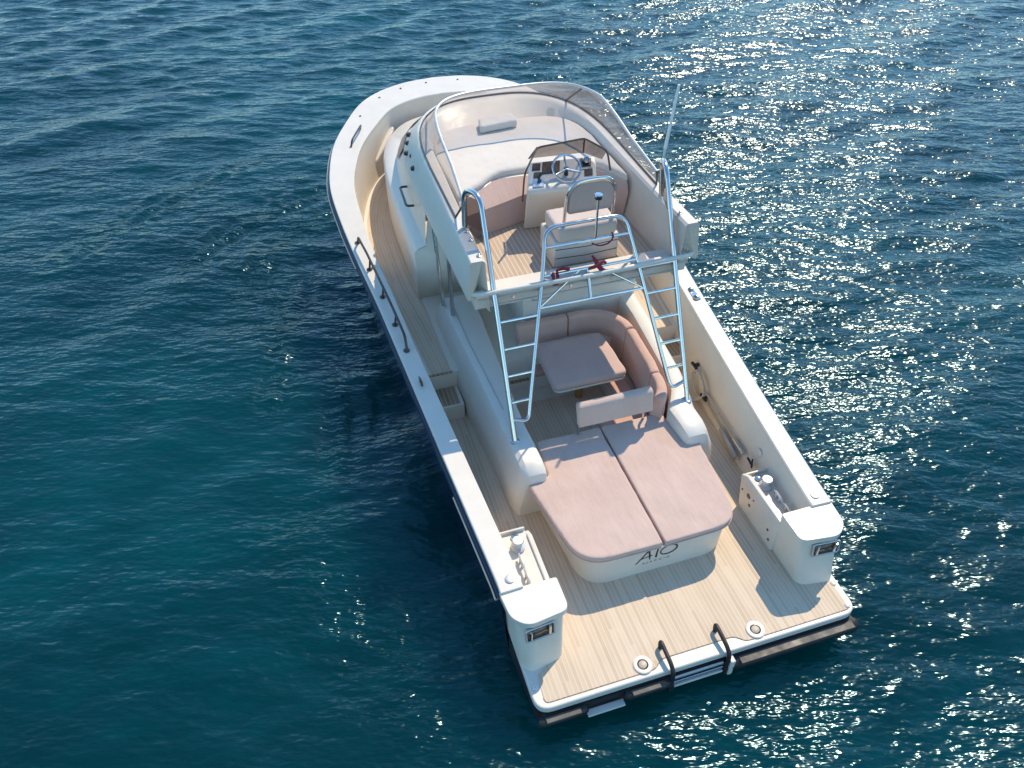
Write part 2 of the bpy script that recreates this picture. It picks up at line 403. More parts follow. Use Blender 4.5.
# rub rail
rr = offset(SH, -.012)
rub = part(MB().tube([(x, y, zs(y)-.085) for x, y in rr], .038, 8), 'rub_rail', 'navy_paint')
strip = offset(SH, -.046)
seg = [i for i, (x, y) in enumerate(strip) if x < 0 and 6.9 < y < 10.6]
part(MB().tube([(strip[i][0], strip[i][1], zs(strip[i][1])-.095) for i in seg], .018, 6), 'rub_strip', 'tan_strip', rub)
seg = [i for i, (x, y) in enumerate(strip) if x < 0 and .7 < y < 2.6]
part(MB().tube([(strip[i][0], strip[i][1], zs(strip[i][1])-.10) for i in seg], .02, 6), 'rub_strip', 'tan_strip', rub)
# gunwale cap
o1 = offset(SH, .005); o2 = offset(SH, .016); i1 = offset(SH, lambda y: capw(y)-.014)
gun = part(MB().loft([at(SH, lambda x, y: zs(y)-.11), at(SH, lambda x, y: zs(y)-.018), at(o1, lambda x, y: zs(y)-.004), at(o2, zsh), at(i1, zsh), at(INN, lambda x, y: zs(y)-.012), at(INN, lambda x, y: zs(y)-.05)], cap=True), 'gunwale', 'white_gelcoat', ang=14)
part(MB().loft([at(offset(SH, lambda y: capw(y)-.004), lambda x, y: zs(y)-.04), at(BAS, lambda x, y: .46 if y < 4.84 else zd(y)-.08)]), 'bulwark', 'cream_gelcoat')
# decks
def inside(y0, L):
    a = [(x, y) for x, y in L if y > y0]
    return a
dk = inside(4.9, BAS); dk = [(dk[0][0], 4.86)]+dk+[(dk[-1][0], 4.86)]
ccw = dk[::-1]
part(MB().prism(ccw, .40, lambda x, y: zd(y)), 'foredeck', 'cream_gelcoat', smooth=False)
tro = offset(SH, lambda y: capw(y)+float(np.interp(y, [0, 4.8, 7, 10, 11], [.16, .16, .11, .11, .14])))
def deck_teak(side):
    A = [q for q in tro if q[0]*side > .0 and 4.9 < q[1] and q[1] < 11.2]
    A.sort(key=lambda q: q[1])
    A = [(A[0][0], 4.865)]+A
    mb = MB(); r1 = []; r2 = []; 
    for x, y in A:
        xi = side*float(np.interp(y, [4.8, 7, 8.5, 9.9, 10.8, 11.4], [1.62, 1.66, 1.69, 1.62, 1.42, 1.2])); 
        if abs(xi) > abs(x)-.02: xi = side*(abs(x)-.02)
        r1.append((x, y, zd(y)+.005)); r2.append((xi, y, zd(y)+.005))
    mid = [tuple(a*.5+b*.5 for a, b in zip(p, q)) for p, q in zip(r1, r2)]
    mb.loft([r1, mid, r2])
    ys = [q[1] for q in A]; xs = [abs(q[0]) for q in A]
    mb.uv = lambda c: (float(np.interp(c.y, ys, xs))-abs(c.x), c.y)
    return part(mb, 'side_deck', 'bleached_teak')
deck_teak(-1); deck_teak(1)
for sd in (-1, 1):
    # steps from the side deck down to the after deck
    st = part(MB().box(min(sd*1.55, sd*2.2), max(sd*1.55, sd*2.2), 4.44, 4.858, .40, .775), 'deck_step', 'cream_gelcoat', bevel=.012)
    part(MB().box(min(sd*1.60, sd*2.10), max(sd*1.60, sd*2.10), 4.47, 4.84, .776, .782), 'step_tread', 'brown_teak', st)
part(MB().box(-2.03, -1.6, 4.85, 4.875, zd(5)-.02, zd(5)+.012), 'deck_nosing', 'brown_teak', bevel=.004)

# after deck and swim platform, one teak sheet with a white rim
plat = rpoly([(-1.95, 0), (1.95, 0), (1.95, 1.0), (2.02, 2.7), (2.15, 4.8), (-2.15, 4.8), (-2.02, 2.7), (-1.95, 1.0)], [.18, .18, 0, 0, 0, 0, 0, 0])
pl = part(MB().prism(plat, .40, .50), 'swim_platform', 'white_gelcoat', bevel=.018)
tk = rpoly([(-1.84, .065), (-.58, .06), (-.47, .15), (.42, .15), (.53, .055), (1.87, .055), (1.87, 1.0), (1.95, 2.7), (2.1, 4.44), (-2.1, 4.44), (-1.95, 2.7), (-1.62, 1.0), (-1.62, .50), (-1.82, .38)], [.06, .05, .05, .05, .05, .06, 0, 0, 0, 0, 0, 0, .08, .05], 4)
part(MB().prism(tk, .49, .506), 'platform_teak', 'bleached_teak', pl)
gr = [(p[0]*1.0, p[1]) for p in tk]
margin = [q for q in tk if q[1] < .17]
part(MB().tube([(x, y, .503) for x, y in [tk[0]]+margin[1:]], .006, 5), 'teak_margin', 'brown_teak', pl)
for x in (-.69, .69):
    dr = part(MB().lathe([(.0, 0), (.105, 0), (.108, .008), (.098, .016), (.062, .018), (.058, -.0), (.0, -.0)], 28, Matrix.Translation((x-.0, .145, .506))), 'shower_drain', 'white_gelcoat', pl)
    part(MB().lathe([(0, 0), (.047, 0), (.047, .016), (.04, .020), (.0, .019)], 20, Matrix.Translation((x, .145, .506))), 'drain_well', 'tan_strip', dr)
for x, y in ((1.885, .40), (1.865, .10), (-1.885, .26)):
    part(MB().lathe([(0, 0), (.034, 0), (.034, .01), (.018, .018), (0, .014)], 16, Matrix.Translation((x, y, .503))), 'deck_stud', 'white_gelcoat', pl)
for x in (-.42, .255):
    h = MB().tube(arc3([(x, -.05, .22), (x, -.06, .58), (x, .30, .62), (x, .27, .505)], [0, .14, .09, 0]), .025, 10)
    hd = part(h, 'grab_handle', 'black_rubber', pl)
    part(MB().box(x-.03, x+.03, -.085, -.03, .16, .30), 'handle_foot', 'black_rubber', hd, bevel=.008)
# platform edge: rim lip, dark recess, rubbing fenders, ladder bay
part(MB().box(-1.90, 1.90, -.012, .03, .29, .384), 'platform_recess', 'black_rubber', pl)
def fend(x0, x1, r_=.062):
    f = part(MB().tube([(x0, -.02, .385-r_), (x0+.03, -.035, .385-r_), (x1-.03, -.035, .385-r_), (x1, -.02, .385-r_)], r_, 12), 'rubbing_fender', 'black_rubber', pl)
    part(MB().box(x0+.06, x1-.06, -.036-r_, -.03, .40-r_*.8, .392), 'fender_highlight', 'highlight_grey', f, bevel=.006)  # grey strip paints in the highlight on top of the fender
fend(-1.93, -1.42); fend(-.95, -.44); fend(.34, 1.92, .088)
part(MB().box(-1.40, -.97, -.10, -.02, .22, .245), 'boarding_step', 'white_gelcoat', pl, bevel=.008)
lad = part(MB().box(-.38, .22, -.045, -.02, .34, .385), 'boarding_ladder', 'satin_steel', pl, bevel=.01)
part(MB().box(-.38, .22, -.07, -.02, .21, .245), 'ladder_step', 'white_gelcoat', lad, bevel=.008)
part(MB().tube([(-.38, -.045, .29), (.22, -.045, .29)], .012, 8), 'ladder_bar', 'polished_steel', lad)
part(MB().box(.27, .33, -.10, .02, .16, .44), 'ladder_bracket', 'white_gelcoat', lad, bevel=.012)

# ---- stern pods (port and starboard), with their mooring bays
def pod(s):
    body = rpoly([(1.46, .60), (1.90, .55), (1.99, .70), (2.0, 1.04), (1.46, 1.04)], [.12, .14, .06, 0, 0], 6)
    top = rpoly([(1.42, .64), (1.86, .60), (1.97, .74), (1.99, 1.04), (1.42, 1.04)], [.12, .14, .06, 0, 0], 6)
    def mir(L): return [(x*s, y) for x, y in L] if s > 0 else [(-x, y) for x, y in L][::-1]
    body = rpoly([(1.46, .50), (1.88, .43), (1.95, .56), (1.96, 1.04), (1.46, 1.04)], [.12, .14, .06, 0, 0], 6)
    b0, t0 = mir(body), mir(top)
    pd = part(MB().loft([at(b0, .50), at(t0, 1.16)], closed=True, cap=True), 'stern_pod', 'cream_gelcoat', ang=50)
    cap = rpoly([(1.39, .62), (1.86, .56), (2.01, .70), (2.045, 1.03), (1.39, 1.03)], [.10, .14, .08, .01, .03], 6)
    part(MB().prism(mir(cap), 1.16, 1.245), 'pod_cap', 'white_gelcoat', pd, bevel=.022)
    # fairlead: steel rimmed opening on the after face
    A, B = (Vector((1.57*s, .604, 1.05)), Vector((1.89*s, .576, 1.05)))
    def q(u, v, d=0): p = A.lerp(B, u); return (p.x, p.y-d-(1.12-p.z-v)*.20, p.z+v)
    fr = [q(0, -.085, .012), q(1, -.085, .012), q(1, .085, .012), q(0, .085, .012)]
    part(MB().tube(arc3(fr+[fr[0]], .03), .012, 8), 'fairlead_rim', 'satin_steel', pd)
    part(MB().add([q(.02, -.08, .006), q(.98, -.08, .006), q(.98, .08, .006), q(.02, .08, .006)], [(0, 1, 2, 3)]), 'fairlead_mouth', 'amber_reflection', pd, solid=.012)  # flat plate coloured with the amber reflection inside the opening
    for u in (.16, .84):
        p = q(u, 0, .02); part(MB().tube([(p[0], p[1], p[2]-.07), (p[0], p[1], p[2]+.07)], .018, 8), 'fairlead_roller', 'polished_steel', pd)
    # mooring bay forward of the pod
    y1 = 1.88; zf = .93 if s > 0 else 1.03
    bay = part(MB().box(min(1.48*s, 1.86*s), max(1.48*s, 1.86*s), 1.035, y1, .80, zf), 'mooring_bay', 'white_gelcoat')
    o_ = [(1.035, .50), (1.035, 1.06), (1.78, 1.06), (1.90, .98), (1.80, .5)]
    x0, x1 = 1.42*s, 1.48*s
    mb = MB(); vs = [(x, y, z) for x in (x0, x1) for y, z in o_]; n = len(o_)
    mb.add(vs, [tuple(range(n)), tuple(range(n, 2*n))[::-1]]+[(i, n+i, n+(i+1) % n, (i+1) % n) for i in range(n)])
    pan = part(mb, 'bay_panel', 'white_gelcoat', bay, bevel=.014)
    part(MB().box(min(1.48*s, 1.84*s), max(1.48*s, 1.80*s), 1.87, 1.90, .80, zf+.05), 'bay_front', 'white_gelcoat', bay, bevel=.01)
    for yy, zz, r_ in ((1.80, .80, .014), (1.66, .82, .032), (1.60, .71, .02), (1.55, .86, .012), (1.18, .74, .016), (1.12, .62, .016)):
        part(MB().lathe([(0, 0), (r_*1.2, 0), (r_, .006), (0, .004)], 14, Matrix.Translation((1.42*s, yy, zz)) @ Matrix.Rotation(R(-90*s), 4, 'Y')), 'socket', 'bronze_steel', bay)
    wl = part(MB().lathe([(0, 0), (.085, 0), (.085, .03), (.05, .05), (.045, .10), (.07, .13), (.06, .15), (0, .155)], 22, Matrix.Translation((1.63*s, 1.66, zf))), 'capstan', 'satin_steel', bay)
    part(MB().lathe([(0, 0), (.05, 0), (.05, .02), (.03, .03), (0, .035)], 18, Matrix.Translation((1.62*s, 1.80, zf))), 'capstan_switch', 'polished_steel', bay)
    for yy in (1.43, 1.22):
        cl = MB().tube([(1.66*s, yy-.10, zf+.07), (1.66*s, yy-.05, zf+.09), (1.66*s, yy+.05, zf+.09), (1.66*s, yy+.10, zf+.07)], [.012, .019, .019, .012], 8)
        cl.tube([(1.66*s, yy-.035, zf), (1.66*s, yy-.035, zf+.09)], .016, 8).tube([(1.66*s, yy+.035, zf), (1.66*s, yy+.035, zf+.09)], .016, 8)
        part(cl, 'mooring_cleat', 'satin_steel', bay)
    part(MB().lathe([(0, 0), (.05, 0), (.052, .008), (.03, .016), (.0, .012)], 20, Matrix.Translation((1.89*s, 1.13, zs(1.13)))), 'filler_cap', 'satin_steel')
pod(-1); pod(1)

# ---- cockpit: coamings, sole, stairs, bulkhead
def coaming(s):
    def sec(y, zt, xo, xi, dx=0):
        w_ = min(.24, (xo-xi)*.45)
        return [(s*xi, y, .40), (s*xi, y, zt-.06), (s*(xi+.02), y, zt-.015), (s*(xi+.06), y, zt), (s*(xo-w_), y, zt), (s*(xo-w_*.7), y, zt-.04), (s*(xo-.02), y, zt-.36), (s*xo, y, zt-.46), (s*xo, y, .40)]
    if s < 0: S = [sec(6.15, 1.42, 1.60, .92), sec(5.4, 1.40, 1.58, .96), sec(4.4, 1.36, 1.52, .99), sec(3.6, 1.31, 1.46, 1.0), sec(3.28, 1.29, 1.44, 1.0)]
    else: S = [sec(6.15, 1.46, 1.60, 1.20), sec(5.4, 1.44, 1.58, 1.20), sec(4.9, 1.42, 1.55, 1.20), sec(4.4, 1.40, 1.52, 1.17), sec(3.6, 1.36, 1.47, 1.12), sec(3.28, 1.32, 1.44, 1.06)]
    S += [sec(3.0, 1.27, 1.42, .98 if s < 0 else .90), sec(2.72, 1.26, 1.42, .97 if s < 0 else .92), sec(2.58, 1.24, 1.40, .97 if s < 0 else .93), sec(2.51, 1.19, 1.37, .98 if s < 0 else .95), sec(2.48, 1.10, 1.34, 1.0)]
    return part(MB().loft(S, closed=True, cap=True), 'cockpit_coaming', 'white_gelcoat', ang=32)
cp, cs = coaming(-1), coaming(1)
part(MB().tube([(-1.31, 6.0, 1.422), (-1.30, 5.0, 1.388), (-1.26, 4.4, 1.363), (-1.21, 3.62, 1.313)], .006, 5), 'panel_seam', 'grey_fibreglass', cp)
part(MB().box(-1.02, 1.2, 3.05, 5.4, .34, .42), 'cockpit_sole', 'cream_gelcoat')
part(MB().box(-1.0, .84, 3.1, 5.35, .415, .426), 'cockpit_teak', 'brown_teak')
lnd = part(MB().box(-.99, -.36, 5.34, 7.1, .4, .80), 'stair_landing', 'cream_gelcoat')
part(MB().box(-.97, -.37, 5.36, 7.05, .80, .808), 'stair_tread', 'brown_teak', lnd)
stp = part(MB().box(-.99, -.42, 4.78, 5.335, .4, .61), 'stair_step', 'cream_gelcoat', bevel=.008)
part(MB().box(-.97, -.44, 4.80, 5.32, .61, .618), 'stair_tread', 'brown_teak', stp)
bk = part(MB().box(-.36, 1.45, 5.36, 5.46, .4, 2.66), 'cockpit_bulkhead', 'white_gelcoat', bevel=.03)
part(MB().box(-.36, -.30, 5.44, 7.1, .4, 2.66), 'stair_partition', 'white_gelcoat', bk)
dr = part(MB().box(-.99, -.36, 7.02, 7.08, .8, 2.66), 'cabin_door', 'doorway_shade')  # dark colour stands for the shade in the doorway
fr = [(-.22, 5.352, 1.66), (-.22, 5.352, 2.2), (.12, 5.352, 2.2), (.12, 5.352, 1.66)]
part(MB().tube(arc3(fr+[fr[0]], .05), .008, 6), 'hatch_seam', 'grey_fibreglass', bk)
part(MB().lathe([(0, 0), (.02, 0), (.02, .012), (0, .014)], 12, Matrix.Translation((.45, 5.36, 1.9)) @ Matrix.Rotation(R(90), 4, 'X')), 'hatch_latch', 'bronze_steel', bk)

# ---- cabin trunk, upper cabin
t0 = U(1.70, 6.72, 8.5, 11.75, 2.4); t1 = U(1.68, 6.72, 8.3, 11.72, 2.7); t2 = U(1.63, 6.72, 8.3, 11.66, 2.7); t3 = U(1.50, 6.72, 8.0, 11.2, 2.6); t4 = U(1.44, 6.72, 7.4, 9.9, 2.3)
cabin = part(MB().loft([at(t0, 1.0), at(t1, 1.93), at(t2, 1.99), at(t3, 2.03), at(t4, 2.84)], cap=False), 'cabin', 'white_gelcoat', ang=40)
part(MB().loft([at(t0, .9), at(t4, 2.855)], cap=True), 'cabin_lining', 'grey_fibreglass', cabin) if False else None
ab = MB(); ab.add([(-1.70, 6.73, .95), (-.86, 6.73, .95), (-.86, 6.73, 2.68), (-1.40, 6.73, 2.68), (-1.50, 6.73, 2.03), (-1.63, 6.73, 1.99), (-1.68, 6.73, 1.93)], [tuple(range(7))])
part(ab, 'after_bulkhead', 'cream_gelcoat', cabin, solid=.03)
ac = MB(); ac.add([(-q[0], q[1], q[2]) for q in ab.v[:7]], [tuple(range(7))]); part(ac, 'after_bulkhead', 'grey_fibreglass', cabin, solid=.03)
a = [(p[0]*.5+q[0]*.5, p[1]*.5+q[1]*.5) for p, q in zip(t3, t4)]
def lerpU(k, off=.03): return [((p[0]*(1-k)+q[0]*k)*(1+off/1.5), (p[1]*(1-k)+q[1]*k)+off*1.5*(1 if abs(p[0]) < 1.2 else 0), 2.03+.83*k) for p, q in zip(t3, t4)]
g1, g2 = lerpU(.18), lerpU(.82); n_ = len(g1)
part(MB().loft([g1[n_//2-13:n_//2+14], g2[n_//2-13:n_//2+14]]), 'windscreen', 'dark_plastic', cabin)
part(MB().tube(arc3([(-1.48, 8.1, 2.35), (-1.60, 8.1, 2.36), (-1.62, 7.45, 2.36), (-1.50, 7.45, 2.35)], .06), .02, 8), 'cabin_grab_rail', 'bronze_steel', cabin)
# foredeck locker
part(MB().prism(rpoly([(-1.66, 10.72), (-1.24, 11.22), (-1.08, 11.5), (-1.2, 11.72), (-1.74, 11.0)], .12), 1.15, lambda x, y: float(np.interp(y, [10.7, 11.4], [1.55, 1.9]))), 'anchor_locker', 'white_gelcoat', bevel=.05)

# ---- flybridge
BL = U(1.34, 4.30, 6.9, 8.8, 2.4); BK = U(1.38, 4.15, 6.9, 8.95, 2.4); B0 = U(1.50, 3.94, 6.9, 9.25, 2.4); B1 = U(1.58, 3.94, 6.9, 9.42, 2.4, hwa=1.53); B2 = U(1.57, 3.94, 6.9, 9.38, 2.4, hwa=1.52)
C1 = U(1.44, 3.94, 6.3, 8.58, 2.7, hwa=1.48); C2 = U(1.41, 3.94, 6.3, 8.46, 2.8, hwa=1.455); C3 = U(1.27, 3.94, 6.3, 8.32, 2.9, hwa=1.32); C4 = U(1.24, 3.94, 6.3, 8.24, 2.9, hwa=1.29); C5 = U(1.20, 3.94, 6.4, 7.80, 3.2, hwa=1.25); C6 = U(1.19, 3.94, 6.4, 7.78, 3.2, hwa=1.24)
def ct(x, y): return 3.46+.024*max(0, y-5)
fly = part(MB().loft([at(BL, 2.70), at(BK, 2.88), at(B0, 2.92), at(B1, 2.95), at(B1, 3.0), at(B2, 3.04), at(C1, lambda x, y: ct(x, y)-.03), at(C2, ct), at(C3, ct), at(C4, lambda x, y: ct(x, y)-.03), at(C5, lambda x, y: 3.31 if y > 6.9 else float(np.interp(y, [5.6, 6.9], [2.70, 3.31]))), at(C6, 2.70)], cap=True), 'flybridge', 'white_gelcoat', ang=40)
part(MB().prism(U(1.39, 4.30, 6.9, 8.9, 2.4)[::-1], 2.66, 2.745), 'flybridge_floor', 'white_gelcoat', fly)
part(MB().prism(U(1.23, 4.02, 6.4, 7.82, 3.2, hwa=1.27)[::-1], 2.744, 2.752), 'flybridge_teak', 'fly_teak', fly)
# rounded after edge of the flybridge, with a lip under it
part(MB().tube(arc3([(-1.50, 4.1, 3.0), (-1.46, 3.93, 3.0), (0, 3.90, 3.0), (1.46, 3.93, 3.0), (1.50, 4.1, 3.0)], .1), .032, 12), 'after_edge', 'white_gelcoat', fly)
part(MB().box(-1.42, 1.42, 3.955, 4.02, 2.91, 3.0), 'after_fascia', 'white_gelcoat', fly, bevel=.01)
part(MB().box(-1.42, 1.42, 4.02, 4.32, 2.72, 2.89), 'floor_beam', 'white_gelcoat', fly)
part(MB().tube([(-1.40, 3.95, 2.895), (1.40, 3.95, 2.895)], .014, 6), 'fascia_trim', 'beige_canvas', fly)
for x in (-.95, -.2, .35, .75, 1.2):
    part(MB().box(x-.02, x+.02, 3.925, 3.953, 2.85, 2.90), 'fascia_clip', 'polished_steel', fly, bevel=.005)
# bow windshield of the flybridge
W0 = U(1.39, 4.98, 6.3, 8.40, 2.8, hwa=1.38); W1 = U(1.25, 4.85, 5.6, 7.37, 3.8, hwa=1.29)
def ctw(x, y): return ct(x, y)+.012
ztop = lambda x, y: float(np.interp(y, [4.85, 6.6], [3.72, 4.05]))
ws = part(MB().loft([at(W0, ctw), at(W1, ztop)]), 'fly_windshield', 'smoked_acrylic', fly, ang=60)
part(MB().tube(at(W1, lambda x, y: ztop(x, y)+.005), .020, 10), 'windshield_rail', 'satin_steel', ws)
part(MB().tube(at(W0, lambda x, y: ctw(x, y)+.003), .012, 6), 'windshield_gasket', 'bronze_steel', ws)
nW = len(W0)
for i in (0, 19, 38, nW-1):
    p, q = W0[i], W1[i]; part(MB().tube([(p[0], p[1], ctw(*p)), (q[0], q[1], ztop(*q))], .014, 8), 'windshield_post', 'bronze_steel', ws)
# fittings on the coaming and brim
for x, y, z in ((-1.335, 4.62, 3.47), (-1.335, 4.42, 3.47), (-1.335, 4.05, 3.47), (1.335, 4.2, 3.47), (1.335, 4.5, 3.47)):
    part(MB().lathe([(0, 0), (.03, 0), (.03, .01), (.014, .015), (.014, .035), (0, .04)], 14, Matrix.Translation((x, y, z-.01))), 'deck_fitting', 'polished_steel', fly)
for x, y, z in ((-1.48, 7.62, 3.17), (-1.44, 7.35, 3.24), (-1.40, 7.9, 3.2), (-1.34, 8.1, 3.24), (-1.50, 7.0, 3.22)):
    part(MB().lathe([(0, 0), (.045, 0), (.05, .03), (.03, .05), (0, .055)], 14, Matrix.Translation((x-.02, y, z-.04))), 'brim_lamp', 'bronze_steel', fly)
part(MB().lathe([(0, 0), (.02, 0), (.02, .02), (0, .025)], 12, Matrix.Translation((-1.48, 4.0, 3.045))), 'brim_stud', 'dark_plastic', fly)
# seat moulding
front0 = [(-1.20, 5.56), (-.62, 5.68), (-.20, 5.80), (.86, 5.74), (1.20, 5.52)]
front1 = [(-1.20, 5.50), (-.62, 5.70), (-.20, 5.86), (.86, 5.80), (1.20, 5.44)]
front2 = [(-1.18, 5.62), (-.52, 6.14), (-.15, 6.12), (.90, 5.98), (1.18, 5.46)]
back = [(1.19, 6.5), (1.05, 7.3), (.7, 7.7), (-.7, 7.7), (-1.05, 7.3), (-1.19, 6.5)]
part(MB().loft([at(front0+back, 2.75), at(front1+back, 3.14), at(front2+back, 3.30)], closed=True, cap=True), 'seat_moulding', 'white_gelcoat', fly, ang=30)
sf = lambda L, d: [(x*(1-.0), y-d) for x, y in L]
part(MB().loft([at(sf(front0, .012), 2.77), at(sf(front1, .012), 3.14), at(sf(front2, .02), 3.295)]), 'seat_front', 'mauve_canvas', fly, ang=30)
sp = part(MB().lathe([(0, 0), (.07, 0), (.072, .006), (.05, .010), (0, .004)], 22, Matrix.Translation((.86, 7.74, 3.42)) @ Matrix.Rotation(R(72), 4, 'X')), 'loudspeaker', 'white_gelcoat', fly)
part(MB().lathe([(0, 0), (.07, 0), (.072, .006), (.05, .010), (0, .004)], 22, Matrix.Translation((-1.02, 7.30, 3.40)) @ Matrix.Rotation(R(72), 4, 'X') @ Matrix.Rotation(R(40), 4, 'Y')), 'loudspeaker', 'white_gelcoat', fly)

# ---- helm console
con = part(MB().loft([[(-.29, 5.58, 2.75), (.66, 5.50, 2.75), (.80, 5.80, 2.75), (-.14, 5.90, 2.75)], [(-.31, 5.38, 3.39), (.66, 5.28, 3.39), (.82, 5.76, 3.39), (-.13, 5.86, 3.39)], [(-.30, 5.40, 3.45), (.65, 5.30, 3.45), (.80, 5.74, 3.62), (-.12, 5.84, 3.62)]], closed=True, cap=True), 'helm_console', 'white_gelcoat', fly and yacht, bevel=.03)
def dash(u, v, h=0):          # point on the sloping dashboard
    A = Vector((-.30, 5.40, 3.45)); Bx = Vector((.65, 5.30, 3.45)); D = Vector((-.12, 5.84, 3.62)); C = Vector((.80, 5.74, 3.62))
    p = A.lerp(Bx, u).lerp(D.lerp(C, u), v); n = (Bx-A).cross(D-A).normalized(); return p+n*h
def dbox(u0, u1, v0, v1, h0, h1, name, mat, **k):
    q = [dash(u, v, h) for h in (h0, h1) for v in (v0, v1) for u in (u0, u1)]
    return part(MB().add(q, [(0, 2, 3, 1), (4, 5, 7, 6), (0, 1, 5, 4), (2, 6, 7, 3), (0, 4, 6, 2), (1, 3, 7, 5)]), name, mat, con, **k)
dbox(.20, .46, .50, .93, .002, .014, 'chart_screen', 'black_rubber', bevel=.006)
dbox(.05, .17, .66, .90, .002, .014, 'gauge', 'black_rubber', bevel=.004); dbox(.08, .18, .40, .58, .002, .014, 'gauge', 'black_rubber', bevel=.004)
dbox(.08, .24, .06, .34, .002, .012, 'throttle_plate', 'polished_steel', bevel=.004)
p = dash(.17, .2); part(MB().tube([p, p+Vector((.0, .02, .07)), p+Vector((.03, .05, .10)), p+Vector((.05, .06, .11))], [.02, .018, .026, .022], 10), 'throttle_lever', 'dark_plastic', con)
dbox(.78, .93, .62, .90, .002, .02, 'instrument', 'dark_plastic', bevel=.006); dbox(.83, .95, .28, .50, .002, .014, 'switch_panel', 'black_rubber', bevel=.004)
dbox(.76, .95, .52, .58, .002, .012, 'trim_bar', 'polished_steel', bevel=.003)
p = dash(.86, .78, .02); part(MB().lathe([(0, 0), (.05, 0), (.05, .03), (.035, .05), (0, .05)], 16, Matrix.Translation(p)), 'compass', 'polished_steel', con)
# steering wheel
wc = dash(.55, .40, .13); wn = (Vector((0, -.62, .78))).normalized(); wx = Vector((1, -.08, 0)).normalized(); wy = wn.cross(wx).normalized()
rim = MB().tube([wc+wx*.19*math.cos(a*math.pi/16)+wy*.19*math.sin(a*math.pi/16) for a in range(32)], .016, 8, closed=True)
whl = part(rim, 'steering_wheel', 'polished_steel', con)
for a in (90, 205, 335):
    d_ = wx*math.cos(R(a))+wy*math.sin(R(a)); part(MB().tube([wc-wn*.04, wc-wn*.03+d_*.06, wc+d_*.185], [.022, .018, .012], 8), 'wheel_spoke', 'polished_steel', whl)
part(MB().tube([wc-wn*.05, wc-wn*.02], .035, 14), 'wheel_hub', 'dark_plastic', whl)
part(MB().tube([dash(.56, .42), wc-wn*.05], .03, 10), 'wheel_column', 'dark_plastic', whl)
# console windscreen and its rails
q0, q1, q2, q3 = Vector((-.12, 5.86, 3.66)), Vector((-.06, 5.70, 3.88)), Vector((.60, 5.68, 3.92)), Vector((.80, 5.36, 3.86))
cw = MB().add([q0, Vector((.64, 5.79, 3.66)), q2, q1], [(0, 1, 2, 3)]).add([Vector((.64, 5.79, 3.66)), Vector((.84, 5.6, 3.62)), q3, q2], [(0, 1, 2, 3)])
cwo = part(cw, 'console_windscreen', 'dark_acrylic', con)
part(MB().tube(arc3([(-.36, 5.40, 3.30), (-.34, 5.38, 3.70), q1, q2, q3, (.84, 5.30, 3.60)], [0, .1, .06, .06, .08, 0]), .013, 8), 'screen_rail', 'bronze_steel', con)
part(MB().tube([q0, q1], .012, 6), 'screen_post', 'bronze_steel', con); part(MB().tube([(.64, 5.79, 3.66), q2], .012, 6), 'screen_post', 'bronze_steel', con)

# ---- helm bench facing aft, with stainless hoop
bch = part(MB().box(-.22, .68, 4.52, 5.08, 2.752, 3.13), 'helm_bench', 'white_gelcoat', yacht, bevel=.03)
for z in (2.90, 3.03): part(MB().tube([(-.20, 4.521, z), (.23, 4.521, z-.02), (.66, 4.521, z)], .007, 5), 'bench_seam', 'dark_plastic', bch)
hoop = arc3([(-.09, 4.58, 3.10), (-.085, 4.50, 3.82), (.02, 4.47, 3.97), (.24, 4.47, 3.985), (.46, 4.47, 3.97), (.565, 4.50, 3.82), (.57, 4.58, 3.10)], [0, .32, .2, .2, .2, .32, 0], 8)
part(MB().tube(hoop, .023, 10), 'bench_hoop', 'polished_steel', bch)

# ---- after rails: two boarding ladders and the centre hoop
def lp(x, z, k=0): return Vector((x, 3.08+(z-1.27)*.50, z))
def ladder(s):
    out = arc3([lp(1.215*s, 1.27), lp(1.20*s, 2.6), lp(1.19*s, 4.02), (1.30*s, 4.78, 3.95), (1.33*s, 4.72, 3.46)], [0, .5, .26, .16, 0], 8)
    r = part(MB().tube(out, .034, 12), 'boarding_rail', 'polished_steel', yacht)
    part(MB().lathe([(0, 0), (.06, 0), (.06, .012), (.04, .02), (0, .02)], 16, Matrix.Translation(lp(1.215*s, 1.262))), 'rail_foot', 'polished_steel', r)
    def xi(z): return .96-(.43 if s < 0 else .30)*(z-1.62)/1.58
    for k in range(5):
        z = 1.72+.31*k
        if k == 4 and s < 0: continue
        part(MB().tube([lp(1.21*s, z), lp(xi(z)*s, z)], .02, 8), 'ladder_rung', 'polished_steel', r)
    g = MB().add([lp(1.185*s, 3.45), lp(1.19*s, 3.95), (1.29*s, 4.72, 3.90), (1.32*s, 4.70, 3.47)], [(0, 1, 2, 3)])
    part(g, 'wind_deflector', 'dark_acrylic', r)
    return xi
xi = ladder(-1); ladder(1)
pts = [lp(-1.21, 1.52), lp(-1.00, 1.46), lp(-xi(1.62)+.0, 1.62), lp(-.53, 3.2), lp(-.46, 3.57), lp(.58, 3.57), lp(.66, 3.2), lp(xi(1.62), 1.62), lp(1.00, 1.46), lp(1.21, 1.52)]
hp_ = part(MB().tube(arc3(pts, [0, .12, .1, .2, .17, .17, .2, .1, .12, 0], 7), .026, 12), 'centre_hoop', 'polished_steel', yacht)
def hx(z): return .50+(.96-.50)*(3.35-z)/(3.35-1.62)
for z in (3.36, 3.06, 2.72):
    part(MB().tube([lp(-hx(z), z), lp(hx(z)+.12*(z-1.6)/1.8, z)], .019, 8), 'hoop_bar', 'polished_steel', hp_)
part(MB().tube([lp(-hx(2.72), 2.72), lp(-.08, 3.06)], .015, 8), 'hoop_brace', 'polished_steel', hp_)
part(MB().tube([lp(hx(2.72)+.07, 2.72), lp(.16, 3.06)], .015, 8), 'hoop_brace', 'polished_steel', hp_)
